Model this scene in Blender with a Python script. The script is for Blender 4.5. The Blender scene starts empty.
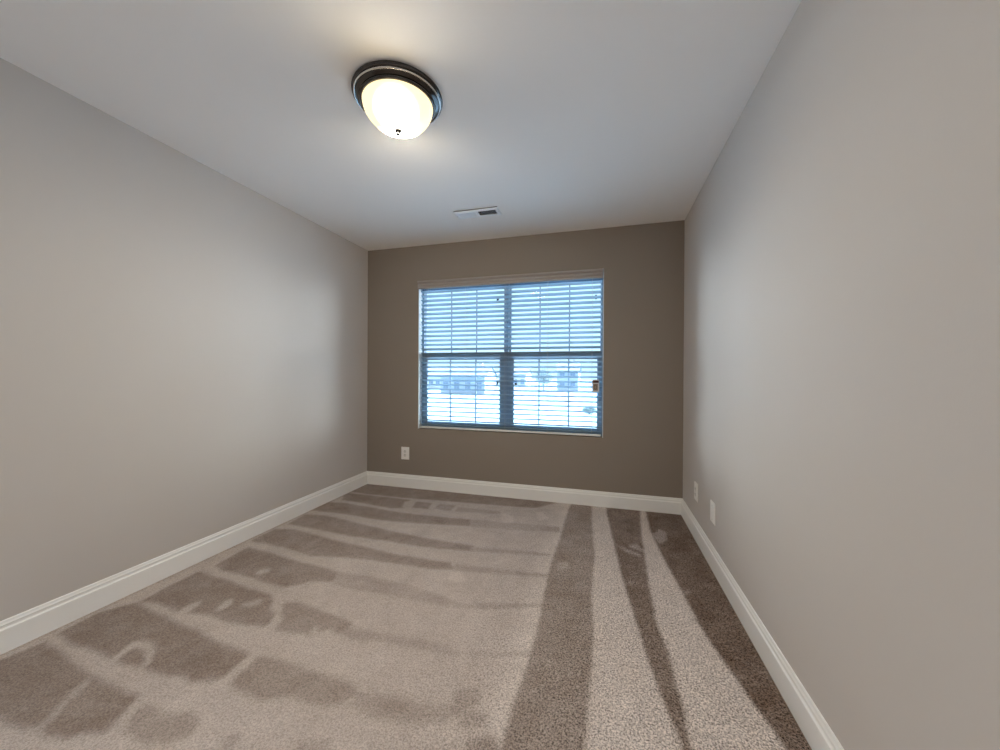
import bpy, bmesh, math, random
import numpy as np
from mathutils import Vector, Matrix

S = bpy.context.scene
COL = S.collection
PI = math.pi

# ------------------------------------------------------------------ camera, world, exposure
W, H = 3.024, 2.44            # room width and ceiling height (metres)
YR = -3.9                     # where the modelled room ends, behind the camera
cam_d = bpy.data.cameras.new('camera')
cam = bpy.data.objects.new('camera', cam_d)
COL.objects.link(cam)
cam_d.sensor_width = 36.0
cam_d.lens = 36.0 * 368.79 / 1000.0
cam_d.clip_start = 0.02
cam_d.clip_end = 500
right = Vector((0.96337058, 0.26811965, 0.00538292))
up = Vector((-0.00612208, 0.00192087, 0.99997942))
fwd = Vector((-0.26810379, 0.9633837, -0.00349196))
cam.matrix_world = Matrix(((right.x, up.x, -fwd.x, 2.37754),
                           (right.y, up.y, -fwd.y, -3.35549),
                           (right.z, up.z, -fwd.z, 1.16006),
                           (0, 0, 0, 1)))
S.camera = cam

S.view_settings.view_transform = 'Standard'
S.view_settings.look = 'None'
S.view_settings.gamma = 1.0
S.view_settings.use_curve_mapping = False
S.view_settings.exposure = 0.34
S.cycles.use_denoising = True
S.cycles.max_bounces = 16
S.cycles.diffuse_bounces = 10
S.cycles.transparent_max_bounces = 16
S.cycles.sample_clamp_indirect = 6.0
S.cycles.caustics_reflective = False
S.cycles.caustics_refractive = False

world = bpy.data.worlds.new('overcast_sky')
S.world = world
world.use_nodes = True
nt = world.node_tree
nt.nodes.clear()
w_out = nt.nodes.new('ShaderNodeOutputWorld')
w_bg = nt.nodes.new('ShaderNodeBackground')
w_tc = nt.nodes.new('ShaderNodeTexCoord')
w_sep = nt.nodes.new('ShaderNodeSeparateXYZ')
w_rmp = nt.nodes.new('ShaderNodeValToRGB')
# sky set bluer ahead (+Y), dimmed behind (-Y) to hold back rear fill
w_rmp.color_ramp.elements[0].position = 0.2
w_rmp.color_ramp.elements[0].color = (0.16, 0.156, 0.152, 1)
w_rmp.color_ramp.elements[1].position = 0.8
w_rmp.color_ramp.elements[1].color = (0.56, 0.80, 1.0, 1)
w_map = nt.nodes.new('ShaderNodeMath')
w_map.operation = 'MULTIPLY_ADD'
w_map.inputs[1].default_value = 0.5
w_map.inputs[2].default_value = 0.5
nt.links.new(w_tc.outputs['Generated'], w_sep.inputs[0])
nt.links.new(w_sep.outputs['Y'], w_map.inputs[0])
nt.links.new(w_map.outputs[0], w_rmp.inputs[0])
nt.links.new(w_rmp.outputs[0], w_bg.inputs[0])
# overhead sky boosted well past overcast, adding light through the blind
w_el = nt.nodes.new('ShaderNodeMapRange')
w_el.interpolation_type = 'SMOOTHSTEP'
w_el.inputs['From Min'].default_value = 0.28
w_el.inputs['From Max'].default_value = 0.75
w_el.inputs['To Min'].default_value = 1.3
w_el.inputs['To Max'].default_value = 9.0
nt.links.new(w_sep.outputs['Z'], w_el.inputs['Value'])
nt.links.new(w_el.outputs[0], w_bg.inputs[1])
# added bright sky bands out of view left and right, to light side walls
def w_range(sock, a, b_, lo, hi):
    n = nt.nodes.new('ShaderNodeMapRange')
    n.interpolation_type = 'SMOOTHSTEP'
    n.inputs['From Min'].default_value = a
    n.inputs['From Max'].default_value = b_
    n.inputs['To Min'].default_value = lo
    n.inputs['To Max'].default_value = hi
    nt.links.new(sock, n.inputs['Value'])
    return n.outputs[0]
def w_math(op, a, b_=None):
    n = nt.nodes.new('ShaderNodeMath')
    n.operation = op
    nt.links.new(a, n.inputs[0])
    if b_ is not None:
        nt.links.new(b_, n.inputs[1])
    return n.outputs[0]
SIDE_FILL = 34.0
w_side_fill = w_math('MULTIPLY', w_range(w_math('ABSOLUTE', w_sep.outputs['X']), 0.54, 0.82, 0.0, SIDE_FILL),
                w_range(w_sep.outputs['Y'], 0.03, 0.25, 0.0, 1.0))
w_bg2 = nt.nodes.new('ShaderNodeBackground')
w_bg2.inputs[0].default_value = (0.93, 0.97, 1.0, 1)
nt.links.new(w_side_fill, w_bg2.inputs[1])
w_add = nt.nodes.new('ShaderNodeAddShader')
nt.links.new(w_bg.outputs[0], w_add.inputs[0])
nt.links.new(w_bg2.outputs[0], w_add.inputs[1])
nt.links.new(w_add.outputs[0], w_out.inputs[0])

# hazy sun, high over the side of the house: it lights the ground outside and never shines straight in
sun_d = bpy.data.lights.new('sun', 'SUN')
sun_d.energy = 2.0
sun_d.angle = math.radians(4)
sun_d.color = (0.80, 0.91, 1.0)
sun = bpy.data.objects.new('sun', sun_d)
COL.objects.link(sun)
sun.rotation_euler = Vector((-0.62, 0.03, -0.78)).to_track_quat('-Z', 'Y').to_euler()
sun.location = (8, 0, 10)

# ------------------------------------------------------------------ materials
def rgb(r, g, b):
    f = lambda c: (c / 255 / 12.92) if c / 255 <= 0.04045 else ((c / 255 + 0.055) / 1.055) ** 2.4
    return (f(r), f(g), f(b), 1)

def mat(name, color, rough=0.6, metal=0.0, spec=0.5):
    m = bpy.data.materials.new(name)
    m.use_nodes = True
    b = m.node_tree.nodes['Principled BSDF']
    b.inputs['Base Color'].default_value = color
    b.inputs['Roughness'].default_value = rough
    b.inputs['Metallic'].default_value = metal
    b.inputs['Specular IOR Level'].default_value = spec
    return m

def add_bump(m, scale, strength, dist=0.002, detail=4, tint=0.0):
    t = m.node_tree
    b = t.nodes['Principled BSDF']
    tc = t.nodes.new('ShaderNodeTexCoord')
    n = t.nodes.new('ShaderNodeTexNoise')
    n.inputs['Scale'].default_value = scale
    n.inputs['Detail'].default_value = detail
    t.links.new(tc.outputs['Object'], n.inputs['Vector'])
    bp = t.nodes.new('ShaderNodeBump')
    bp.inputs['Strength'].default_value = strength
    bp.inputs['Distance'].default_value = dist
    t.links.new(n.outputs['Fac'], bp.inputs['Height'])
    t.links.new(bp.outputs['Normal'], b.inputs['Normal'])
    if tint:
        mx = t.nodes.new('ShaderNodeMix')
        mx.data_type = 'RGBA'
        c = b.inputs['Base Color'].default_value
        mx.inputs[6].default_value = (c[0] * (1 - tint), c[1] * (1 - tint), c[2] * (1 - tint), 1)
        mx.inputs[7].default_value = (min(1, c[0] * (1 + tint)), min(1, c[1] * (1 + tint)), min(1, c[2] * (1 + tint)), 1)
        t.links.new(n.outputs['Fac'], mx.inputs[0])
        t.links.new(mx.outputs[2], b.inputs['Base Color'])
    return m

M = {}
M['greige'] = add_bump(mat('greige_wall_paint', (0.605, 0.565, 0.53, 1), 0.62, spec=0.3), 180, 0.08)
M['taupe'] = add_bump(mat('taupe_accent_paint', (0.29, 0.245, 0.205, 1), 0.6, spec=0.3), 180, 0.08)
M['ceiling'] = add_bump(mat('ceiling_paint', (0.95, 0.92, 0.885, 1), 0.85, spec=0.15), 140, 0.08)
M['trim'] = mat('semi_gloss_trim_paint', (0.915, 0.91, 0.885, 1), 0.35)
M['vinyl'] = mat('daylight_tinted_vinyl', (0.27, 0.37, 0.47, 1), 0.4)  # white vinyl with the daylight's blue tint put into its colour
M['return'] = mat('daylight_tinted_return', (0.74, 0.79, 0.83, 1), 0.5)  # white returns, coloured bluish to stand for daylight on them
M['slat'] = mat('daylight_tinted_slat', (0.31, 0.44, 0.55, 1), 0.45)  # white slats made blue-grey, carrying the daylight tint in the colour
M['valance'] = add_bump(mat('valance_greige', (0.40, 0.355, 0.325, 1), 0.5), 60, 0.05)
M['cord'] = mat('cord_white', (0.55, 0.56, 0.56, 1), 0.8)
M['black'] = mat('black_plastic', (0.012, 0.012, 0.014, 1), 0.4)
M['plate'] = mat('plate_white_plastic', (0.90, 0.88, 0.85, 1), 0.3)
M['recept'] = mat('receptacle_plastic', (0.78, 0.76, 0.72, 1), 0.35)
M['slot'] = mat('slot_dark', (0.02, 0.02, 0.02, 1), 0.7)
M['screw'] = mat('screw_metal', (0.6, 0.6, 0.58, 1), 0.35, 0.8)
M['vent'] = mat('vent_white_enamel', (0.93, 0.94, 0.95, 1), 0.4)
M['duct'] = mat('duct_shade_black', (0.02, 0.022, 0.026, 1), 0.7)
M['nickel'] = mat('dark_brushed_nickel', (0.09, 0.085, 0.082, 1), 0.16, 1.0)
M['nickel2'] = mat('polished_nickel', (0.75, 0.73, 0.71, 1), 0.12, 1.0)
M['bronze'] = mat('finial_dark_bronze', (0.012, 0.010, 0.009, 1), 0.45, 0.0, 0.3)
M['tagwhite'] = mat('tag_paper', (0.72, 0.70, 0.68, 1), 0.6)
M['tagred'] = mat('tag_header_red', (0.07, 0.022, 0.022, 1), 0.6)
M['tagpic'] = mat('tag_picture_tan', (0.30, 0.22, 0.17, 1), 0.6)
M['tagbrown'] = mat('tag_picture_brown', (0.16, 0.10, 0.07, 1), 0.6)
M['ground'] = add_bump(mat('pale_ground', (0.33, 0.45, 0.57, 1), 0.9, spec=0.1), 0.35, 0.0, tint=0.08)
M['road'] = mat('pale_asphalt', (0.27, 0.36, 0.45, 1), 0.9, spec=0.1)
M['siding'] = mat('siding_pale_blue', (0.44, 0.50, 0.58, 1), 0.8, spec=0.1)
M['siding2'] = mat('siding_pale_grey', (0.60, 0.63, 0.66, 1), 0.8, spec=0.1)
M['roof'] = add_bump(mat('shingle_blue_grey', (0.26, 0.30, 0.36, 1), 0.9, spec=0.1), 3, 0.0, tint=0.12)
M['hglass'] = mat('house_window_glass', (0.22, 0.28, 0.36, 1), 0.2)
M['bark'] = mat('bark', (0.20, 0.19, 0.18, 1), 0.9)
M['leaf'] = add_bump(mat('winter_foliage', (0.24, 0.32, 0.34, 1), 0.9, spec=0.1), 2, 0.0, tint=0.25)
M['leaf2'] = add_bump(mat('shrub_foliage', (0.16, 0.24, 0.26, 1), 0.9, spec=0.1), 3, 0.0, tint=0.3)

# window glass: mostly clear with a faint mirror sheen
g = bpy.data.materials.new('clear_window_glass')
g.use_nodes = True
t = g.node_tree
t.nodes.clear()
go = t.nodes.new('ShaderNodeOutputMaterial')
gt = t.nodes.new('ShaderNodeBsdfTransparent')
gt.inputs[0].default_value = (0.94, 0.97, 0.98, 1)
gg = t.nodes.new('ShaderNodeBsdfGlossy')
gg.inputs['Roughness'].default_value = 0.02
gm = t.nodes.new('ShaderNodeMixShader')
gf = t.nodes.new('ShaderNodeFresnel')
gf.inputs[0].default_value = 1.15
t.links.new(gf.outputs[0], gm.inputs[0])
t.links.new(gt.outputs[0], gm.inputs[1])
t.links.new(gg.outputs[0], gm.inputs[2])
t.links.new(gm.outputs[0], go.inputs[0])
M['glass'] = g

# lamp dome: alabaster glass lit from within by bulbs sitting in a ring under the pan
LX, LY = 1.459, -1.836
d = bpy.data.materials.new('lit_alabaster_glass')
d.use_nodes = True
t = d.node_tree
b = t.nodes['Principled BSDF']
b.inputs['Base Color'].default_value = (0.75, 0.70, 0.60, 1)
b.inputs['Roughness'].default_value = 0.25
tc = t.nodes.new('ShaderNodeTexCoord')
acc = None
for k in range(2):
    a = -1.15 + k * PI
    vd = t.nodes.new('ShaderNodeVectorMath')
    vd.operation = 'DISTANCE'
    vd.inputs[1].default_value = (0.060 * math.cos(a), 0.060 * math.sin(a), -0.096)
    t.links.new(tc.outputs['Object'], vd.inputs[0])
    mr = t.nodes.new('ShaderNodeMapRange')
    mr.interpolation_type = 'SMOOTHSTEP'
    mr.inputs['From Min'].default_value = 0.03
    mr.inputs['From Max'].default_value = 0.112
    mr.inputs['To Min'].default_value = 1.0
    mr.inputs['To Max'].default_value = 0.0
    t.links.new(vd.outputs['Value'], mr.inputs['Value'])
    if acc is None:
        acc = mr.outputs[0]
    else:
        ad = t.nodes.new('ShaderNodeMath')
        t.links.new(acc, ad.inputs[0])
        t.links.new(mr.outputs[0], ad.inputs[1])
        acc = ad.outputs[0]
pw = t.nodes.new('ShaderNodeMath')
pw.operation = 'POWER'
pw.inputs[1].default_value = 2.0
t.links.new(acc, pw.inputs[0])
ma = t.nodes.new('ShaderNodeMath')
ma.operation = 'MULTIPLY_ADD'
ma.inputs[1].default_value = 400.0
ma.inputs[2].default_value = 0.98
t.links.new(pw.outputs[0], ma.inputs[0])
ec = t.nodes.new('ShaderNodeMix')
ec.data_type = 'RGBA'
ec.inputs[6].default_value = (1.0, 0.82, 0.48, 1)
ec.inputs[7].default_value = (1.0, 0.905, 0.755, 1)
ecm = t.nodes.new('ShaderNodeMath')
ecm.operation = 'MULTIPLY'
ecm.use_clamp = True
ecm.inputs[1].default_value = 4.0
t.links.new(pw.outputs[0], ecm.inputs[0])
t.links.new(ecm.outputs[0], ec.inputs[0])
t.links.new(ec.outputs[2], b.inputs['Emission Color'])
t.links.new(ma.outputs[0], b.inputs['Emission Strength'])
M['dome'] = d

# carpet: cut pile whose lay (attribute pile_lay) was brushed by the vacuum cleaner
c = bpy.data.materials.new('beige_cut_pile_carpet')
c.use_nodes = True
t = c.node_tree
b = t.nodes['Principled BSDF']
b.inputs['Roughness'].default_value = 0.95
b.inputs['Specular IOR Level'].default_value = 0.05
tc = t.nodes.new('ShaderNodeTexCoord')
at = t.nodes.new('ShaderNodeAttribute')
at.attribute_name = 'pile_lay'
def noise(scale, detail=3, rough=0.6, dist=0.0):
    n = t.nodes.new('ShaderNodeTexNoise')
    n.inputs['Scale'].default_value = scale
    n.inputs['Detail'].default_value = detail
    n.inputs['Roughness'].default_value = rough
    n.inputs['Distortion'].default_value = dist
    t.links.new(tc.outputs['Object'], n.inputs['Vector'])
    return n.outputs['Fac']
def math_(op, a, bb, cc=None):
    n = t.nodes.new('ShaderNodeMath')
    n.operation = op
    for i, v in enumerate((a, bb, cc)):
        if v is None:
            continue
        if isinstance(v, (int, float)):
            n.inputs[i].default_value = v
        else:
            t.links.new(v, n.inputs[i])
    return n.outputs[0]
n_big = noise(4.2, 4, 0.6, 0.6)
n_mid = noise(11, 4, 0.6, 0.6)
n_edge = noise(60, 3, 0.6)
n_tuft = noise(165, 2, 0.5, 0.8)
n_fine = noise(380, 2, 0.6)
lay = math_('ADD', at.outputs['Fac'], math_('MULTIPLY_ADD', n_big, 0.56, -0.28))
lay = math_('ADD', lay, math_('MULTIPLY_ADD', n_mid, 0.46, -0.23))
lay = math_('ADD', lay, math_('MULTIPLY_ADD', n_edge, 0.46, -0.23))
mx = t.nodes.new('ShaderNodeMix')
mx.data_type = 'RGBA'
mx.clamp_factor = False
mx.inputs[6].default_value = (0.265, 0.21, 0.178, 1)
mx.inputs[7].default_value = (0.585, 0.515, 0.472, 1)
t.links.new(lay, mx.inputs[0])
# tufts: dark gaps between yarn ends, contrast faded leftwards to imitate uneven camera smoothing
tr = t.nodes.new('ShaderNodeValToRGB')
tr.color_ramp.elements[0].position = 0.38
tr.color_ramp.elements[0].color = (0.10, 0.085, 0.08, 1)
tr.color_ramp.elements[1].position = 0.585
tr.color_ramp.elements[1].color = (1.56, 1.56, 1.56, 1)
t.links.new(math_('MULTIPLY_ADD', n_fine, 0.3, math_('MULTIPLY', n_tuft, 0.7)), tr.inputs[0])
sx_ = t.nodes.new('ShaderNodeSeparateXYZ')
t.links.new(tc.outputs['Object'], sx_.inputs[0])
op = t.nodes.new('ShaderNodeMapRange')  # grain contrast set by position, standing in for lens smoothing, not pile
op.interpolation_type = 'SMOOTHSTEP'
op.inputs['From Min'].default_value = 1.6
op.inputs['From Max'].default_value = 2.6
op.inputs['To Min'].default_value = 0.36
op.inputs['To Max'].default_value = 1.05
t.links.new(sx_.outputs['X'], op.inputs['Value'])
mm = t.nodes.new('ShaderNodeMix')
mm.data_type = 'RGBA'
mm.blend_type = 'MULTIPLY'
t.links.new(math_('MULTIPLY', op.outputs[0], math_('MULTIPLY_ADD', at.outputs['Fac'], -0.24, 1.0)), mm.inputs[0])
t.links.new(mx.outputs[2], mm.inputs[6])
t.links.new(tr.outputs[0], mm.inputs[7])
t.links.new(mm.outputs[2], b.inputs['Base Color'])
bp = t.nodes.new('ShaderNodeBump')
bp.inputs['Strength'].default_value = 0.55
bp.inputs['Distance'].default_value = 0.006
t.links.new(math_('MULTIPLY_ADD', n_fine, 0.4, n_tuft), bp.inputs['Height'])
t.links.new(bp.outputs['Normal'], b.inputs['Normal'])
M['carpet'] = c

# ------------------------------------------------------------------ helpers
def obj(name, bm, m, parent=None, smooth=False, loc=None):
    me = bpy.data.meshes.new(name)
    bmesh.ops.recalc_face_normals(bm, faces=bm.faces)
    bm.to_mesh(me)
    bm.free()
    me.materials.append(m)
    o = bpy.data.objects.new(name, me)
    COL.objects.link(o)
    if smooth:
        for p in me.polygons:
            p.use_smooth = True
    if parent:
        o.parent = parent
    if loc:
        o.location = loc
    return o

def empty(name, loc):
    o = bpy.data.objects.new(name, None)
    o.empty_display_size = 0.1
    o.location = loc
    COL.objects.link(o)
    return o

def tag(o, label=None, cat=None, group=None, kind=None):
    if label: o['label'] = label
    if cat: o['category'] = cat
    if group: o['group'] = group
    if kind: o['kind'] = kind
    return o

def box(bm, x0, x1, y0, y1, z0, z1, bevel=0.0, segs=2):
    r = bmesh.ops.create_cube(bm, size=1.0)
    vs = r['verts']
    for v in vs:
        v.co = Vector(((x0 + x1) / 2 + v.co.x * (x1 - x0), (y0 + y1) / 2 + v.co.y * (y1 - y0), (z0 + z1) / 2 + v.co.z * (z1 - z0)))
    if bevel:
        es = list({e for v in vs for e in v.link_edges})
        bmesh.ops.bevel(bm, geom=es, offset=bevel, segments=segs, affect='EDGES', profile=0.5)
    return vs

def quad_prism(bm, prof, fn, closed=True):
    """prof: list of 2D points; fn(point, end) -> 3D; end 0/1. Builds a swept prism."""
    a = [bm.verts.new(fn(p, 0)) for p in prof]
    bb = [bm.verts.new(fn(p, 1)) for p in prof]
    n = len(prof)
    for i in range(n):
        j = (i + 1) % n
        bm.faces.new((a[i], a[j], bb[j], bb[i]))
    if closed:
        bm.faces.new(a)
        bm.faces.new(list(reversed(bb)))

def lathe(bm, prof, segs=64, c=(0, 0)):
    rings = []
    for r, z in prof:
        if r < 1e-6:
            rings.append([bm.verts.new((c[0], c[1], z))])
        else:
            rings.append([bm.verts.new((c[0] + r * math.cos(2 * PI * k / segs), c[1] + r * math.sin(2 * PI * k / segs), z)) for k in range(segs)])
    for A, B in zip(rings, rings[1:]):
        for k in range(segs):
            j = (k + 1) % segs
            if len(A) == 1 and len(B) == 1:
                continue
            if len(A) == 1:
                bm.faces.new((A[0], B[k], B[j]))
            elif len(B) == 1:
                bm.faces.new((A[k], A[j], B[0]))
            else:
                bm.faces.new((A[k], A[j], B[j], B[k]))

def tube(bm, p0, p1, r, segs=8):
    p0, p1 = Vector(p0), Vector(p1)
    d = (p1 - p0)
    q = d.to_track_quat('Z', 'Y')
    a = [bm.verts.new(p0 + q @ Vector((r * math.cos(2 * PI * k / segs), r * math.sin(2 * PI * k / segs), 0))) for k in range(segs)]
    bb = [bm.verts.new(p1 + q @ Vector((r * math.cos(2 * PI * k / segs), r * math.sin(2 * PI * k / segs), 0))) for k in range(segs)]
    for k in range(segs):
        j = (k + 1) % segs
        bm.faces.new((a[k], a[j], bb[j], bb[k]))
    bm.faces.new(list(reversed(a)))
    bm.faces.new(bb)

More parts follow.
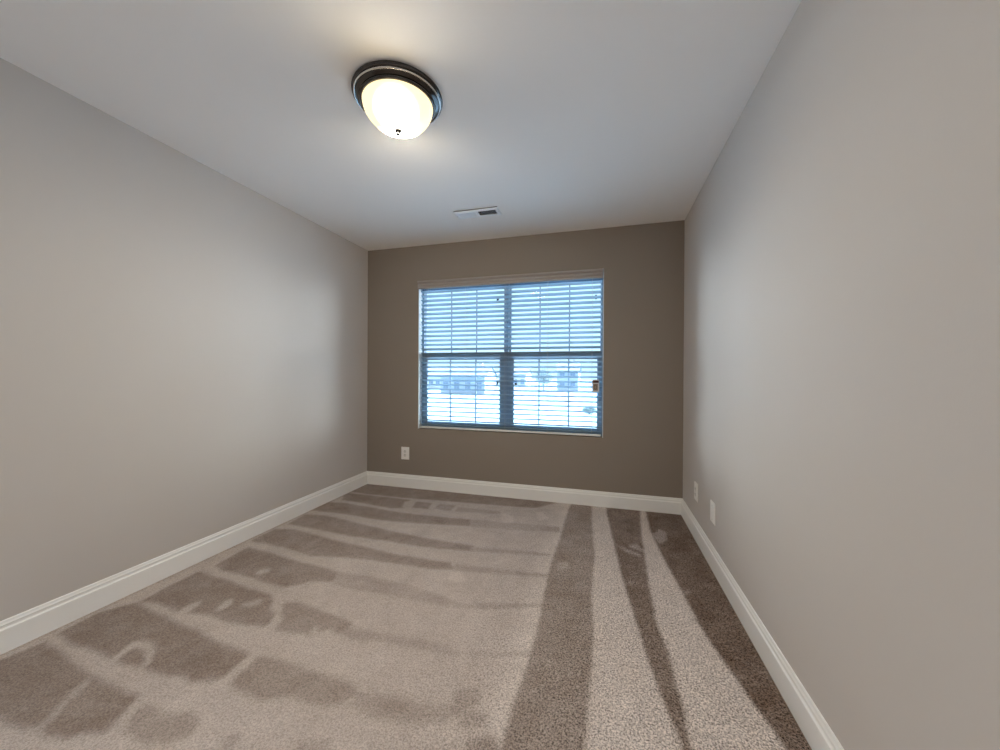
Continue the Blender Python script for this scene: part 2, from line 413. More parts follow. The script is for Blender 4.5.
# ------------------------------------------------------------------ floor: carpet with vacuum marks
LAY = [
    (0.12, [(-0.102,0.023),(0.574,0.078),(1.635,0.039),(2.012,0.009),(1.821,-0.203),(1.514,-0.23),(0.955,-0.262),(0.563,-0.293),(0.014,-0.289)]),
    (0.15, [(-0.022,-0.315),(0.578,-0.317),(0.686,-0.327),(0.738,-0.522),(0.623,-0.556),(0.291,-0.512),(0.093,-0.502)]),
    (0.20, [(0.758,-0.347),(0.914,-0.342),(0.946,-0.485),(0.798,-0.492)]),
    (0.38, [(0.988,-0.333),(1.143,-0.34),(1.144,-0.474),(0.99,-0.46)]),
    (0.45, [(1.174,-0.369),(1.549,-0.356),(1.567,-0.42),(1.189,-0.473)]),
    (0.18, [(-0.016,-0.59),(0.172,-0.561),(0.5,-0.592),(0.759,-0.623),(1.119,-0.618),(1.369,-0.598),(1.412,-0.715),(1.182,-0.754),(1.026,-0.78),(0.82,-0.8),(0.598,-0.803),(0.344,-0.779),(0.027,-0.791)]),
    (0.50, [(1.369,-0.598),(1.611,-0.578),(2.073,-0.541),(2.083,-0.63),(1.795,-0.687),(1.415,-0.724)]),
    (0.20, [(0.039,-0.879),(0.211,-0.851),(0.427,-0.884),(0.685,-0.928),(1.011,-0.978),(1.179,-0.997),(1.411,-1.009),(1.557,-1.012),(1.549,-1.088),(1.347,-1.111),(1.131,-1.121),(0.932,-1.109),(0.653,-1.117),(0.376,-1.093),(0.062,-1.071)]),
    (0.45, [(1.53,-1.035),(1.797,-1.001),(2.057,-0.975),(2.061,-1.008),(1.809,-1.047),(1.552,-1.094)]),
    (0.20, [(0.045,-1.171),(0.193,-1.137),(0.45,-1.176),(0.644,-1.209),(0.982,-1.245),(1.176,-1.265),(1.482,-1.26),(1.543,-1.327),(1.399,-1.363),(1.198,-1.361),(0.994,-1.37),(0.825,-1.386),(0.6,-1.432),(0.355,-1.384),(0.048,-1.375)]),
    (0.45, [(1.516,-1.262),(1.829,-1.25),(2.08,-1.228),(2.085,-1.259),(1.841,-1.297),(1.547,-1.337)]),
    (0.16, [(0.144,-1.69),(0.115,-1.447),(0.247,-1.459),(0.396,-1.477),(0.598,-1.51),(0.754,-1.519),(0.9,-1.541),(0.939,-1.637),(0.829,-1.664),(0.78,-1.718),(0.719,-1.751),(0.559,-1.736),(0.38,-1.719),(0.267,-1.719)]),
    (0.48, [(0.9,-1.541),(1.053,-1.53),(1.337,-1.543),(1.564,-1.582),(1.7,-1.613),(1.714,-1.65),(1.492,-1.664),(1.286,-1.658),(1.046,-1.666),(0.942,-1.657)]),
    (0.45, [(1.703,-1.621),(2.104,-1.501),(2.107,-1.521),(1.897,-1.606),(1.714,-1.65)]),
    (0.13, [(0.139,-2.054),(0.121,-1.933),(0.122,-1.755),(0.275,-1.777),(0.369,-1.781),(0.523,-1.807),(0.71,-1.824),(0.77,-1.855),(0.813,-1.918),(0.879,-1.945),(0.907,-2.024),(0.774,-2.041),(0.675,-2.049),(0.569,-2.035),(0.484,-2.047),(0.407,-2.058),(0.253,-2.038)]),
    (0.25, [(0.839,-1.861),(0.897,-1.831),(1.053,-1.856),(1.215,-1.879),(1.278,-1.897),(1.265,-1.942),(1.252,-1.972),(1.195,-1.955),(1.165,-1.994),(1.151,-2.014),(1.067,-2.022),(0.963,-2.029),(0.91,-1.952)]),
    (0.45, [(1.269,-1.914),(1.452,-1.915),(1.64,-1.9),(1.832,-1.917),(1.936,-1.899),(1.739,-1.96),(1.647,-1.958),(1.48,-1.958),(1.328,-1.989),(1.261,-1.97)]),
    (0.50, [(1.732,-1.945),(1.913,-1.896),(2.113,-1.837),(2.116,-1.853),(1.92,-1.917),(1.739,-1.96)]),
    (0.12, [(0.058,-2.308),(0.048,-2.161),(0.129,-2.057),(0.279,-2.087),(0.437,-2.102),(0.618,-2.128),(0.767,-2.15),(0.894,-2.162),(0.993,-2.168),(0.999,-2.242),(0.99,-2.312),(0.961,-2.321),(0.894,-2.337),(0.838,-2.327),(0.776,-2.345),(0.688,-2.341),(0.639,-2.344),(0.519,-2.347),(0.454,-2.344),(0.347,-2.33),(0.265,-2.336),(0.193,-2.333)]),
    (0.30, [(1.003,-2.176),(1.104,-2.161),(1.236,-2.169),(1.34,-2.169),(1.45,-2.177),(1.514,-2.186),(1.536,-2.211),(1.51,-2.252),(1.467,-2.276),(1.388,-2.291),(1.297,-2.287),(1.226,-2.329),(1.156,-2.323),(1.057,-2.312),(1.023,-2.245)]),
    (0.45, [(1.531,-2.203),(1.6,-2.188),(1.676,-2.179),(1.767,-2.187),(1.887,-2.157),(1.914,-2.177),(1.879,-2.224),(1.803,-2.253),(1.716,-2.264),(1.631,-2.28),(1.541,-2.255)]),
    (0.35, [(1.624,-2.211),(1.678,-2.183),(1.697,-2.215),(1.657,-2.261),(1.629,-2.266)]),
    (0.38, [(1.863,-2.1),(1.942,-2.069),(1.972,-2.112),(1.944,-2.16),(2.015,-2.156),(2.02,-2.195),(1.953,-2.232),(1.881,-2.186)]),
    (0.35, [(1.968,-2.245),(2.052,-2.221),(2.088,-2.291),(1.978,-2.322)]),
    (0.10, [(0.051,-2.608),(0.054,-2.47),(0.063,-2.434),(0.083,-2.358),(0.184,-2.371),(0.337,-2.394),(0.443,-2.41),(0.545,-2.416),(0.679,-2.428),(0.791,-2.436),(0.812,-2.459),(0.834,-2.507),(0.859,-2.557),(0.827,-2.569),(0.771,-2.575),(0.764,-2.604),(0.685,-2.613),(0.621,-2.607),(0.565,-2.623),(0.455,-2.622),(0.136,-2.635)]),
    (0.30, [(0.837,-2.448),(0.887,-2.445),(0.954,-2.454),(0.999,-2.441),(1.041,-2.425),(1.099,-2.446),(1.124,-2.495),(1.083,-2.53),(1.017,-2.548),(0.949,-2.545),(0.907,-2.54),(0.86,-2.492)]),
    (0.40, [(1.221,-2.457),(1.258,-2.437),(1.3,-2.478),(1.259,-2.496)]),
    (0.50, [(1.464,-2.405),(1.55,-2.374),(1.612,-2.426),(1.483,-2.462)]),
    (0.26, [(2.122,0.096),(2.371,-0.09),(2.35,-0.441),(2.336,-0.845),(2.331,-1.172),(2.332,-1.406),(2.347,-1.632),(2.344,-1.842),(2.338,-2.008),(2.333,-2.141),(2.334,-2.221),(2.337,-2.527),(2.103,-2.593),(2.082,-2.292),(2.08,-2.178),(2.083,-2.059),(2.093,-1.929),(2.095,-1.806),(2.094,-1.596),(2.083,-1.327),(2.08,-1.055),(2.094,-0.73),(2.1,-0.17)]),
    (-0.02, [(2.413,-0.029),(2.697,0.055),(2.66,-0.426),(2.645,-0.838),(2.63,-1.228),(2.628,-1.481),(2.634,-1.563),(2.65,-1.671),(2.649,-1.81),(2.656,-1.926),(2.653,-2.019),(2.651,-2.1),(2.626,-2.445),(2.592,-2.455),(2.624,-2.092),(2.607,-2.025),(2.585,-1.912),(2.565,-1.794),(2.546,-1.602),(2.512,-1.327),(2.484,-1.06),(2.455,-0.658),(2.419,-0.192)]),
    (-0.15, [(2.739,0.067),(3.117,0.179),(3.045,-2.019),(3.022,-2.407),(2.912,-2.364),(2.931,-2.021),(2.921,-1.957),(2.899,-1.873),(2.882,-1.791),(2.86,-1.694),(2.837,-1.588),(2.814,-1.449),(2.805,-1.329),(2.79,-1.163),(2.764,-0.944),(2.743,-0.683),(2.725,-0.407)]),
    (0.80, [(0.489,-2.356),(0.46,-2.309),(0.438,-2.256),(0.469,-2.235),(0.527,-2.237),(0.592,-2.266),(0.653,-2.32),(0.65,-2.341),(0.583,-2.291),(0.536,-2.27),(0.49,-2.272),(0.484,-2.302),(0.511,-2.35)]),
    (0.45, [(0.496,-2.425),(0.538,-2.432),(0.58,-2.509),(0.642,-2.601),(0.613,-2.606),(0.548,-2.509)]),
    (0.70, [(0.788,-2.437),(0.839,-2.443),(0.875,-2.525),(0.888,-2.562),(0.858,-2.564),(0.818,-2.504)]),
    (0.75, [(0.99,-2.175),(1.031,-2.174),(1.032,-2.252),(1.052,-2.322),(1.065,-2.383),(0.99,-2.349),(1.002,-2.3),(0.991,-2.244)]),
    (0.65, [(0.406,-2.066),(0.396,-1.997),(0.424,-1.963),(0.451,-1.997),(0.46,-2.058),(0.448,-2.084)]),
    (0.65, [(0.571,-2.003),(0.536,-1.922),(0.559,-1.898),(0.597,-1.939),(0.596,-1.988)]),
    (0.50, [(0.635,-1.928),(0.673,-1.883),(0.709,-1.864),(0.738,-1.907),(0.681,-1.939)]),
    (0.65, [(0.448,-1.683),(0.448,-1.638),(0.499,-1.623),(0.52,-1.662),(0.478,-1.696)]),
    (0.70, [(0.912,-2.03),(0.901,-1.976),(0.919,-1.949),(0.945,-1.985),(0.948,-2.026)]),
    (0.55, [(0.792,-1.71),(0.818,-1.652),(0.861,-1.67),(0.845,-1.724)]),
    (0.70, [(1.151,-2.014),(1.102,-1.955),(1.129,-1.961),(1.162,-1.992)]),
    (0.70, [(0.656,-0.364),(0.756,-0.362),(0.787,-0.507),(0.709,-0.505)]),
    (1.00, [(1.53,-1.37),(1.593,-1.341),(1.645,-1.413),(1.597,-1.457),(1.553,-1.439)]),
    (1.00, [(1.585,-0.392),(1.672,-0.433),(1.716,-0.547),(1.646,-0.588),(1.59,-0.501)]),
    (1.00, [(1.837,-0.294),(1.902,-0.275),(1.974,-0.431),(1.907,-0.461)]),
    (1.00, [(2.03,-0.875),(2.08,-0.845),(2.092,-0.944),(2.04,-0.945)]),
    (0.60, [(2.109,-1.085),(2.178,-1.04),(2.197,-1.12),(2.13,-1.163)]),
    (0.60, [(2.478,-0.737),(2.522,-0.762),(2.617,-0.819),(2.62,-0.859),(2.532,-0.816)]),
    (0.50, [(2.55,-0.724),(2.606,-0.662),(2.643,-0.741),(2.639,-0.785),(2.585,-0.758)]),
    (0.40, [(2.505,-1.185),(2.57,-1.161),(2.573,-1.186),(2.509,-1.204)]),
    (0.50, [(2.738,-0.475),(2.793,-0.369),(2.835,-0.411),(2.82,-0.552),(2.763,-0.631),(2.745,-0.573)]),
    (0.40, [(2.795,-1.191),(2.838,-1.169),(2.835,-1.207),(2.799,-1.217)]),
    (1.10, [(2.294,-0.013),(2.413,-0.029),(2.403,-0.219),(2.356,-0.233),(2.351,-0.516),(2.33,-0.875),(2.303,-0.334)]),
]
step = 0.01
nx = int(round(W / step)) + 1
ny = int(round(-YR / step)) + 1
xs = np.linspace(0, W, nx)
ys = np.linspace(0, YR, ny)
SS = 2                                                     # supersampled masks
gx = np.linspace(0, W, (nx - 1) * SS + 1)
gy = np.linspace(0, YR, (ny - 1) * SS + 1)
GX, GY = np.meshgrid(gx, gy)
lay_f = np.full(GX.shape, 0.74)
lay_f += 0.42 * np.clip((GX - 1.95) / 0.15, 0, 1)
lay_f[GX < 0.032] = 0.5
# broad side-to-side vacuum passes: a faint darker edge every half metre or so
for val, poly in LAY:
    P = np.array(poly)
    x0, y0, x1, y1 = P[:, 0].min(), P[:, 1].min(), P[:, 0].max(), P[:, 1].max()
    ix0, ix1 = np.searchsorted(gx, x0), np.searchsorted(gx, x1)
    iy0, iy1 = np.searchsorted(-gy, -y1), np.searchsorted(-gy, -y0)
    if ix1 <= ix0 or iy1 <= iy0:
        continue
    sx, sy = GX[iy0:iy1, ix0:ix1], GY[iy0:iy1, ix0:ix1]
    ins = np.zeros(sx.shape, bool)
    for (ax, ay), (bx, by) in zip(P, np.roll(P, -1, 0)):
        if ay == by:
            continue
        cnd = ((ay > sy) != (by > sy)) & (sx < (bx - ax) * (sy - ay) / (by - ay) + ax)
        ins ^= cnd
    lay_f[iy0:iy1, ix0:ix1][ins] = val
def blur(a, ax, n):
    k = np.ones(n) / n
    pad = [(0, 0), (0, 0)]
    pad[ax] = (n // 2, n // 2)
    return np.apply_along_axis(lambda v: np.convolve(v, k, 'valid'), ax, np.pad(a, pad, mode='edge'))
for _ in range(2):
    lay_f = blur(blur(lay_f, 0, 5), 1, 3)
lay_v = lay_f[::SS, ::SS]
X, Y = np.meshgrid(xs, ys)
co = np.stack([X.ravel(), Y.ravel(), np.zeros(X.size)], 1)
idx = np.arange(nx * ny).reshape(ny, nx)
F = np.stack([idx[:-1, :-1].ravel(), idx[1:, :-1].ravel(), idx[1:, 1:].ravel(), idx[:-1, 1:].ravel()], 1)
me = bpy.data.meshes.new('floor')
me.vertices.add(len(co))
me.vertices.foreach_set('co', co.ravel().astype(np.float32))
me.loops.add(F.size)
me.loops.foreach_set('vertex_index', F.ravel().astype(np.int32))
me.polygons.add(len(F))
me.polygons.foreach_set('loop_start', (np.arange(len(F)) * 4).astype(np.int32))
me.update(calc_edges=True)
att = me.attributes.new('pile_lay', 'FLOAT', 'POINT')
att.data.foreach_set('value', lay_v.ravel().astype(np.float32))
me.materials.append(M['carpet'])
floor = bpy.data.objects.new('floor', me)
COL.objects.link(floor)
tag(floor, 'beige cut pile carpet with vacuum marks covering the whole floor', 'carpet', kind='structure')

# ------------------------------------------------------------------ walls and ceiling
TH = 0.13
OX0, OX1, OZ0, OZ1 = 0.588, 2.384, 0.604, 2.086            # window opening
def struct(name, boxes, m, label, cat):
    bm = bmesh.new()
    for bx in boxes:
        box(bm, *bx)
    o = obj(name, bm, m)
    tag(o, label, cat, kind='structure')
    return o
struct('wall_left', [(-TH, 0, YR, TH, 0, H)], M['greige'], 'bare greige painted wall on the left', 'wall')
struct('wall_right', [(W, W + TH, YR, TH, 0, H)], M['greige'], 'bare greige painted wall on the right with two cover plates', 'wall')
struct('wall_back', [(0, OX0, 0, TH, 0, H), (OX1, W, 0, TH, 0, H), (OX0, OX1, 0, TH, 0, OZ0), (OX0, OX1, 0, TH, OZ1, H)],
       M['taupe'], 'darker taupe painted wall around the window', 'wall')
struct('ceiling', [(-TH, W + TH, YR, TH, H, H + 0.1)], M['ceiling'], 'flat white ceiling over the room', 'ceiling')

# baseboards: flat board with a stepped, rounded cap
BP = [(0, 0), (0.0145, 0), (0.0145, 0.094), (0.0140, 0.0965), (0.0095, 0.1005), (0.0085, 0.1035), (0.0085, 0.1115), (0.0100, 0.1130), (0.0100, 0.1150),
      (0.0085, 0.1175), (0.0065, 0.1220), (0.0060, 0.1265), (0.0050, 0.1300), (0.0025, 0.132), (0, 0.132)]
bm = bmesh.new()
quad_prism(bm, BP, lambda p, e: (p[0], YR if e else -p[0], p[1]))
tag(obj('baseboard_left', bm, M['trim']), 'off white baseboard along the left wall', 'baseboard', kind='structure')
bm = bmesh.new()
quad_prism(bm, BP, lambda p, e: (W - p[0], YR if e else -p[0], p[1]))
tag(obj('baseboard_right', bm, M['trim']), 'off white baseboard along the right wall', 'baseboard', kind='structure')
bm = bmesh.new()
quad_prism(bm, BP, lambda p, e: ((W - p[0]) if e else p[0], -p[0], p[1]))
tag(obj('baseboard_back', bm, M['trim']), 'off white baseboard below the window wall', 'baseboard', kind='structure')

# ------------------------------------------------------------------ window: twin single-hung unit
win = tag(empty('window_1', (1.486, 0.1, OZ0)), 'twin single hung white vinyl window behind the blind', 'window', kind='structure')
def wpart(name, bm, m, parent=win):
    o = obj(name, bm, m)
    o.parent = parent
    base = Vector((1.486, 0.1, OZ0))
    if parent is win:
        o.matrix_parent_inverse = Matrix.Translation(-base)
    return o
bm = bmesh.new()                                           # painted returns of the opening
e = 0.002
box(bm, OX0, OX0 + 0.006, e, 0.075, OZ0, OZ1)
box(bm, OX1 - 0.006, OX1, e, 0.075, OZ0, OZ1)
box(bm, OX0 + 0.006, OX1 - 0.006, e, 0.075, OZ1 - 0.006, OZ1)
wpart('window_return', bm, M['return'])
bm = bmesh.new()
FY0, FY1 = 0.075, 0.128
box(bm, OX0, OX0 + 0.028, FY0, FY1, OZ0, OZ1)
box(bm, OX1 - 0.028, OX1, FY0, FY1, OZ0, OZ1)
box(bm, 1.472, 1.506, FY0, FY1, OZ0, OZ1)
for a, bb in ((OX0 + 0.028, 1.472), (1.506, OX1 - 0.028)):
    box(bm, a, bb, FY0, FY1, OZ0, OZ0 + 0.022)
    box(bm, a, bb, FY0, FY1, OZ1 - 0.03, OZ1)
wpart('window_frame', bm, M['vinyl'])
def sash(name, x0, x1, z0, z1, y0, y1, st_l, st_r, rb, rt, mun, stop):
    bm = bmesh.new()
    box(bm, x0, x0 + st_l, y0, y1, z0, z1, 0.003)
    box(bm, x1 - st_r, x1, y0, y1, z0, z1, 0.003)
    box(bm, x0 + st_l, x1 - st_r, y0, y1, z0, z0 + rb, 0.003)
    box(bm, x0 + st_l, x1 - st_r, y0, y1, z1 - rt, z1, 0.003)
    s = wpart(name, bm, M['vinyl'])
    ym = (y0 + y1) / 2
    bm = bmesh.new()
    box(bm, x0 + st_l, x1 - st_r, ym - 0.002, ym + 0.002, z0 + rb, z1 - rt)
    obj('pane', bm, M['glass'], s)
    for m_ in mun:
        bm = bmesh.new()
        box(bm, m_ - 0.0065, m_ + 0.0065, ym - 0.008, ym + 0.008, z0 + rb, z1 - rt, 0.002)
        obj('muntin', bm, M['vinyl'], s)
    bm = bmesh.new()                                       # little black vent stop
    sx, sz = stop
    box(bm, sx - 0.009, sx + 0.009, y0 - 0.008, y0 + 0.004, sz - 0.018, sz + 0.022, 0.002)
    box(bm, sx - 0.005, sx + 0.016, y0 - 0.006, y0 + 0.004, sz + 0.004, sz + 0.014, 0.002)
    tag(obj('vent_stop', bm, M['black'], s), 'small black vent stop')
    return s
zu0, zu1, zl0, zl1 = 1.300, OZ1 - 0.03, OZ0 + 0.022, 1.365
sash('upper_sash', 0.590, 1.474, zu0, zu1, 0.104, 0.124, 0.030, 0.022, 0.06, 0.05, (0.902, 1.171), (1.387, 1.876))
sash('upper_sash', 1.505, 2.382, zu0, zu1, 0.104, 0.124, 0.022, 0.024, 0.06, 0.05, (1.804, 2.079), (2.315, 1.858))
sash('lower_sash', 0.606, 1.478, zl0, zl1, 0.078, 0.102, 0.045, 0.062, 0.046, 0.07, (0.902, 1.172), (1.395, 1.070))
sash('lower_sash', 1.500, 2.366, zl0, zl1, 0.078, 0.102, 0.059, 0.037, 0.046, 0.07, (1.801, 2.076), (1.578, 1.053))
# ------------------------------------------------------------------ blind
BX0, BX1 = 0.603, 2.369
blind = tag(empty('window_blind', (1.486, 0.0, OZ0 + 0.007)), 'wide white slatted blind lowered over the window, slats open', 'blind')
def bpart(name, bm, m, parent=blind, smooth=False):
    o = obj(name, bm, m, smooth=smooth)
    o.parent = parent
    if parent is blind:
        o.matrix_parent_inverse = Matrix.Translation(-Vector(blind.location))
    return o
ZR = OZ0 + 0.007
VP = [(0.0, 2.003), (-0.010, 2.003), (-0.014, 2.008), (-0.014, 2.021), (-0.006, 2.024), (-0.006, 2.030), (-0.014, 2.033), (-0.014, 2.047),
      (-0.006, 2.050), (-0.006, 2.056), (-0.013, 2.059), (-0.022, 2.068), (-0.022, 2.077), (-0.016, 2.083), (0.0, 2.083)]
bm = bmesh.new()
quad_prism(bm, VP, lambda p, e_: (2.373 if e_ else 0.586, p[0] - 0.001, p[1]))
bpart('valance', bm, M['valance'])['label'] = 'grooved grey brown valance'
bm = bmesh.new()
box(bm, BX0, BX1, 0.010, 0.064, 2.022, 2.078, 0.003)
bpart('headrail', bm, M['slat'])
SY = 0.040                                                 # centre line of the slats
pitch = 0.0445
tilt = math.radians(-20.0)
nsl = 31
bm = bmesh.new()
z_first = ZR + 0.034
stations = (0.69, 1.085, 1.486, 1.887, 2.285)
for i in range(nsl):
    zc = z_first + i * pitch
    if zc > 2.012:
        break
    top, bot = [], []
    for k in range(7):
        u = -1 + 2 * k / 6
        yy = u * 0.0245
        hh = 0.0028 * (1 - u * u)
        for lst, off in ((top, 0.0014), (bot, -0.0014)):
            z_ = hh + off
            lst.append((SY + yy * math.cos(tilt) - z_ * math.sin(tilt), zc + yy * math.sin(tilt) + z_ * math.cos(tilt)))
    prof = top + list(reversed(bot))
    quad_prism(bm, prof, lambda p, e_: (BX1 if e_ else BX0, p[0], p[1]))
z_last = zc
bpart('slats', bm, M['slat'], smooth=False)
bm = bmesh.new()
box(bm, BX0 + 0.004, BX1 - 0.006, SY - 0.036, SY + 0.014, ZR + 0.001, ZR + 0.015, 0.004)
bpart('bottom_rail', bm, M['trim'])
for sx in stations:
    bm = bmesh.new()
    for yy in (SY - 0.0262, SY + 0.0262):
        tube(bm, (sx, yy, ZR + 0.012), (sx, yy, 2.03), 0.0011, 6)
    bpart('ladder_cord', bm, M['cord'])

# paper safety tag hung on the blind
tg = tag(empty('safety_tag', (2.32, -0.004, 1.003)), 'small white paper tag with red header hanging over the right side of the blind', 'tag')
def tpart(name, bm, m):
    o = obj(name, bm, m)
    o.parent = tg
    o.matrix_parent_inverse = Matrix.Translation(-Vector(tg.location))
    return o
bm = bmesh.new()
box(bm, 2.290, 2.349, -0.0045, -0.0035, 1.003, 1.113)
bmesh.ops.bevel(bm, geom=[e_ for e_ in bm.edges if abs(e_.verts[0].co.y - e_.verts[1].co.y) > 0.0005], offset=0.005, segments=3, affect='EDGES')
tpart('tag_card', bm, M['tagwhite'])
bm = bmesh.new()
box(bm, 2.295, 2.345, -0.0050, -0.0044, 1.084, 1.104)
tpart('tag_header', bm, M['tagred'])
bm = bmesh.new()
box(bm, 2.298, 2.338, -0.0050, -0.0044, 1.016, 1.076)
tpart('tag_picture', bm, M['tagpic'])
bm = bmesh.new()                                           # dark ring-shaped drawing on the picture
for k in range(20):
    a0, a1 = 2 * PI * k / 20, 2 * PI * (k + 1) / 20
    pts = [(2.317 + r_ * 0.8 * math.cos(a_), 1.046 + r_ * 1.3 * math.sin(a_)) for a_, r_ in ((a0, 0.011), (a1, 0.011), (a1, 0.017), (a0, 0.017))]
    quad_prism(bm, pts, lambda p, e_: (p[0], -0.0054 if e_ else -0.0049, p[1]))
tpart('tag_drawing', bm, M['tagbrown'])
bm = bmesh.new()
tube(bm, (2.320, -0.003, 1.108), (2.321, 0.012, 1.160), 0.001, 6)
tpart('tag_string', bm, M['cord'])

# ------------------------------------------------------------------ ceiling light
lamp = tag(empty('ceiling_light', (LX, LY, H)), 'round flush ceiling light with dark nickel rings and glowing glass dome', 'ceiling light')
bm = bmesh.new()
lathe(bm, [(0, -0.0005), (0.196, -0.0005), (0.2015, -0.003), (0.203, -0.008), (0.2015, -0.013), (0.196, -0.016), (0.192, -0.0165), (0.190, -0.018),
           (0.188, -0.023), (0.183, -0.027), (0.178, -0.029), (0.173, -0.031), (0.168, -0.034), (0.160, -0.035), (0, -0.035)], 96)
obj('pan', bm, M['nickel'], lamp, smooth=True)['label'] = 'dark nickel pan'
bm = bmesh.new()
lathe(bm, [(0.1895, -0.019), (0.1935, -0.0205), (0.1945, -0.0235), (0.1925, -0.0265), (0.1885, -0.0275), (0.1895, -0.019)], 96)
obj('trim_ring', bm, M['nickel2'], lamp, smooth=True)['label'] = 'bright polished ring'
bm = bmesh.new()
lathe(bm, [(0.156, -0.031), (0.167, -0.031), (0.1705, -0.035), (0.170, -0.041), (0.165, -0.045), (0.156, -0.045), (0.156, -0.031)], 96)
obj('retaining_ring', bm, M['nickel'], lamp, smooth=True)
R0, D0, ZT = 0.158, 0.116, -0.040
prof = [(R0 * math.cos(a_), ZT - D0 * math.sin(a_)) for a_ in [PI / 2 * k / 22 for k in range(23)]]
prof[-1] = (0, prof[-1][1])
bm = bmesh.new()
lathe(bm, prof, 96)
obj('glass_dome', bm, M['dome'], lamp, smooth=True)['label'] = 'glowing warm white alabaster glass'
zb = ZT - D0
bm = bmesh.new()
lathe(bm, [(0, zb + 0.002), (0.016, zb + 0.001), (0.0175, zb - 0.003), (0.015, zb - 0.007), (0.008, zb - 0.009), (0.007, zb - 0.013), (0.0095, zb - 0.016),
           (0.0100, zb - 0.020), (0.007, zb - 0.024), (0, zb - 0.026)], 32)
obj('finial', bm, M['bronze'], lamp, smooth=True)

# ------------------------------------------------------------------ ceiling air register
VX0, VX1, VY0, VY1 = 1.230, 1.595, -0.646, -0.510
vent = tag(empty('ceiling_vent', (1.4125, -0.578, H)), 'white two way air register set in the ceiling near the window', 'vent')
def vpart(name, bm, m):
    o = obj(name, bm, m)
    o.parent = vent
    o.matrix_parent_inverse = Matrix.Translation(-Vector(vent.location))
    return o
bm = bmesh.new()
fb = 0.026
z0, z1 = H - 0.014, H - 0.0065
outer = [(VX0, VY0), (VX1, VY0), (VX1, VY1), (VX0, VY1)]
ins = [(VX0 + fb, VY0 + fb), (VX1 - fb, VY0 + fb), (VX1 - fb, VY1 - fb), (VX0 + fb, VY1 - fb)]
mid = [(VX0 + 0.012, VY0 + 0.012), (VX1 - 0.012, VY0 + 0.012), (VX1 - 0.012, VY1 - 0.012), (VX0 + 0.012, VY1 - 0.012)]
rings = [[bm.verts.new((x, y, z)) for x, y in r_] for r_, z in ((outer, z1), (outer, z1 - 0.002), (mid, z0), (ins, z0), (ins, z1))]
for A, B in zip(rings, rings[1:]):
    for k in range(4):
        bm.faces.new((A[k], A[(k + 1) % 4], B[(k + 1) % 4], B[k]))
xm = (VX0 + VX1) / 2
box(bm, xm - 0.009, xm + 0.009, VY0 + fb, VY1 - fb, z0, z1)
vpart('vent_frame', bm, M['vent'])
bm = bmesh.new()
box(bm, VX0 + 0.004, VX1 - 0.004, VY0 + 0.003, VY1 - 0.003, H - 0.0062, H - 0.0003)  # near-black slab stands in for duct shade and the frame's shadow gap
vpart('duct_shade_slab', bm, M['duct'])
for side in (0, 1):
    bm = bmesh.new()
    a, bb = (VX0 + fb, xm - 0.009) if side == 0 else (xm + 0.009, VX1 - fb)
    n = 12
    for k in range(n):
        xc = a + (k + 0.5) * (bb - a) / n
        dx, dz = (0.0042 if side == 0 else -0.0030), 0.0038
        w_ = 0.0005
        pr = [(xc - dx - w_, H - 0.0110 - dz), (xc - dx + w_, H - 0.0110 - dz), (xc + dx + w_, H - 0.0110 + dz), (xc + dx - w_, H - 0.0110 + dz)]
        quad_prism(bm, pr, lambda p, e_: (p[0], (VY1 - fb) if e_ else (VY0 + fb), p[1]))
    vpart('louver_bank', bm, M['vent'])
for sx in (VX0 + 0.012, VX1 - 0.012):
    bm = bmesh.new()
    lathe(bm, [(0, H - 0.0155), (0.003, H - 0.0150), (0.004, H - 0.0125), (0, H - 0.0125)], 12, (sx, (VY0 + VY1) / 2))
    vpart('screw', bm, M['screw'])

# ------------------------------------------------------------------ wall plates (built facing -Y, then turned)
def plate_base(name, loc, rz, label, cat):
    r = tag(empty(name, loc), label, cat)
    r.rotation_euler = (0, 0, rz)
    bm = bmesh.new()
    hw, hh = 0.0445, 0.0635
    o_ = [(-hw, -hh), (hw, -hh), (hw, hh), (-hw, hh)]
    i_ = [(-hw + 0.006, -hh + 0.006), (hw - 0.006, -hh + 0.006), (hw - 0.006, hh - 0.006), (-hw + 0.006, hh - 0.006)]
    rg = [[bm.verts.new((x, y, z)) for x, z in r_] for r_, y in ((o_, -0.0003), (o_, -0.003), (i_, -0.0065))]
    for A, B in zip(rg, rg[1:]):
        for k in range(4):
            bm.faces.new((A[k], A[(k + 1) % 4], B[(k + 1) % 4], B[k]))
    bm.faces.new(rg[0])
    bm.faces.new(rg[-1])
    obj('cover_plate', bm, M['plate'], r)
    return r
def screw(r, z):
    bm = bmesh.new()
    vs0 = [bm.verts.new((0.0032 * math.cos(2 * PI * k / 14), -0.0062, z + 0.0032 * math.sin(2 * PI * k / 14))) for k in range(14)]
    vs1 = [bm.verts.new((0.0026 * math.cos(2 * PI * k / 14), -0.0076, z + 0.0026 * math.sin(2 * PI * k / 14))) for k in range(14)]
    for k in range(14):
        bm.faces.new((vs0[k], vs0[(k + 1) % 14], vs1[(k + 1) % 14], vs1[k]))
    bm.faces.new(vs1)
    obj('screw', bm, M['screw'], r)
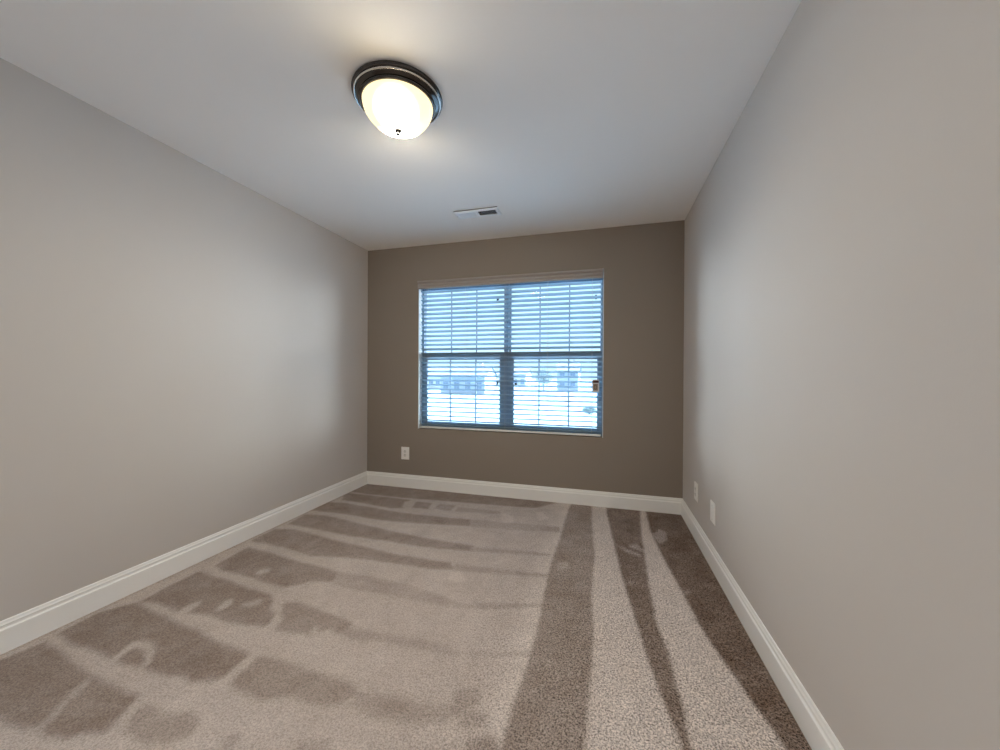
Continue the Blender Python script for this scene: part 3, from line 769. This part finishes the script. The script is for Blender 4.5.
def duplex(r):
    for s_ in (1, -1):
        bm = bmesh.new()
        zc = s_ * 0.0195
        pr = []
        for k in range(28):                                # face: circle clipped flat top and bottom
            a_ = 2 * PI * k / 28
            pr.append((0.0172 * math.cos(a_), zc + max(-0.0135, min(0.0135, 0.0172 * math.sin(a_)))))
        quad_prism(bm, pr, lambda p, e_: (p[0], -0.0084 if e_ else -0.006, p[1]))
        f = obj('receptacle', bm, M['recept'], r)
        for (sx, sw, sh) in ((-0.0063, 0.0016, 0.0085), (0.0063, 0.0016, 0.0068)):
            bm = bmesh.new()
            box(bm, sx - sw, sx + sw, -0.0087, -0.008, zc + 0.0035 - sh / 2, zc + 0.0035 + sh / 2)
            obj('slot', bm, M['slot'], f)
        bm = bmesh.new()
        pr = [(0.0026 * math.cos(2 * PI * k / 12), zc - 0.0075 + 0.0026 * math.sin(2 * PI * k / 12)) for k in range(12)]
        quad_prism(bm, pr, lambda p, e_: (p[0], -0.0087 if e_ else -0.008, p[1]))
        obj('ground_hole', bm, M['slot'], f)
    screw(r, 0.0)
o1 = plate_base('wall_outlet', (0.4485, 0, 0.3465), 0, 'white double power outlet on the dark wall left of the window', 'outlet')
duplex(o1)
o2 = plate_base('wall_outlet', (W, -0.463, 0.331), -PI / 2, 'white double power outlet on the right wall nearest the corner', 'outlet')
duplex(o2)
o3 = plate_base('cover_plate', (W, -0.874, 0.332), -PI / 2, 'plain white cover plate on the right wall, farther from the corner', 'wall plate')
for z_ in (0.0415, -0.0415):
    screw(o3, z_)

# ------------------------------------------------------------------ outside, seen between the slats
GZ = -3.0
bm = bmesh.new()
vs = [bm.verts.new(p) for p in ((-220, 0.4, GZ), (160, 0.4, GZ), (160, 260, GZ), (-220, 260, GZ))]
bm.faces.new(vs)
tag(obj('ground', bm, M['ground']), 'pale open ground outside below the window', 'ground', kind='structure')
bm = bmesh.new()
box(bm, -220, 160, 47, 54, GZ, GZ + 0.03)
tag(obj('road', bm, M['road']), 'pale road crossing outside the window', 'road', kind='structure')

def house(x, y, wd, dp, eave, ridge, sm, label, rows):
    h = tag(empty('house', (x, y, GZ)), label, 'house', 'houses across the road')
    def hp(name, bm, m, par=h):
        return obj(name, bm, m, par)
    bm = bmesh.new()
    hw, hd = wd / 2, dp / 2
    quad_prism(bm, [(-hw, 0), (hw, 0), (hw, eave), (-hw, eave)], lambda p, e_: (p[0], hd if e_ else -hd, p[1]))
    for sx in (-1, 1):                                     # gable ends
        quad_prism(bm, [(-hd, eave), (hd, eave), (0, ridge)], lambda p, e_: (sx * (hw if e_ else hw - 0.15), p[0], p[1]))
    hp('walls', bm, sm)
    bm = bmesh.new()
    ov = 0.4
    sl = (ridge - eave) / hd
    quad_prism(bm, [(-hd - ov, eave - sl * ov), (0, ridge), (hd + ov, eave - sl * ov), (hd + ov, eave - sl * ov + 0.2), (0, ridge + 0.22), (-hd - ov, eave - sl * ov + 0.2)],
               lambda p, e_: ((hw + ov) if e_ else (-hw - ov), p[0], p[1]))
    hp('roof', bm, M['roof'])
    for zz in rows:
        n = max(2, int(wd / 2.0))
        for k in range(n):
            xc = -hw + (k + 0.5) * wd / n
            bm = bmesh.new()
            box(bm, xc - 0.62, xc + 0.62, -hd - 0.06, -hd + 0.05, zz - 0.8, zz + 0.8)
            fr = hp('house_window', bm, M['vinyl'])
            bm = bmesh.new()
            box(bm, xc - 0.5, xc - 0.03, -hd - 0.09, -hd - 0.05, zz - 0.68, zz + 0.68)
            box(bm, xc + 0.03, xc + 0.5, -hd - 0.09, -hd - 0.05, zz - 0.68, zz + 0.68)
            hp('pane', bm, M['hglass'], fr)
    bm = bmesh.new()
    box(bm, hw * 0.5 - 0.35, hw * 0.5 + 0.35, 0.4, 1.1, eave, ridge + 0.7)
    hp('chimney', bm, M['siding2'])
    return h
house(2.378 - 0.372 * 73, 70, 9.5, 8, 3.6, 5.6, M['siding'], 'pale blue house with a row of windows behind the left half of the blind', (1.7,))
house(2.378 - 0.50 * 98, 95, 12, 9, 3.4, 5.4, M['siding2'], 'low grey house farther off at the left edge of the window', (1.7,))
house(2.378 - 0.087 * 93, 90, 5.0, 8, 5.0, 7.0, M['siding'], 'tall narrow blue grey house behind the right half of the blind', (1.7, 4.2))
house(2.378 - 0.235 * 118, 115, 9, 9, 4.0, 6.0, M['siding2'], 'distant pale house seen beside the window mullion', (1.7,))

def tree(name, x, y, h, cr, label, leaf, cat, trunk=True, seed=1, zs=1.0):
    rnd = random.Random(seed)
    r = tag(empty(name, (x, y, GZ)), label, cat)
    bm = bmesh.new()
    if trunk:
        tube(bm, (0, 0, 0), (0, 0, h * 0.6), 0.16, 10)
        for k in range(7):
            a_ = k * 2.4
            tube(bm, (0, 0, h * (0.35 + 0.03 * k)), (cr * 0.6 * math.cos(a_), cr * 0.6 * math.sin(a_), h * (0.6 + 0.04 * k)), 0.05, 6)
        obj('trunk', bm, M['bark'], r)
    else:
        for k in range(5):
            a_ = k * 1.3
            tube(bm, (0, 0, 0), (cr * 0.4 * math.cos(a_), cr * 0.4 * math.sin(a_), h * 0.6), 0.03, 6)
        obj('stems', bm, M['bark'], r)
    bm = bmesh.new()
    zc = h - cr * zs
    for k in range(1500):
        while True:
            p = Vector((rnd.uniform(-1, 1), rnd.uniform(-1, 1), rnd.uniform(-1, 1)))
            if 0.25 < p.length < 1:
                break
        p = Vector((p.x * cr, p.y * cr, zc + p.z * cr * zs))
        s_ = cr * rnd.uniform(0.05, 0.10)
        u_ = Vector((rnd.uniform(-1, 1), rnd.uniform(-1, 1), rnd.uniform(-1, 1))).normalized()
        v_ = u_.orthogonal().normalized()
        bm.faces.new([bm.verts.new(p + u_ * s_), bm.verts.new(p + v_ * s_ * 0.6), bm.verts.new(p - u_ * s_), bm.verts.new(p - v_ * s_ * 0.6)])
    obj('foliage', bm, leaf, r)
    return r
tree('tree', 2.378 - 0.155 * 83, 80, 5.4, 1.9, 'small round tree just right of the window mullion', M['leaf'], 'tree', seed=3)
tree('tree', 2.378 - 0.305 * 85, 82, 5.0, 1.6, 'small round tree just left of the window mullion', M['leaf'], 'tree', seed=5)
tree('shrub', 2.378 - 0.034 * 39, 36, 0.75, 0.75, 'dark green shrub low behind the right end of the blind', M['leaf2'], 'shrub', trunk=False, seed=8, zs=0.45)
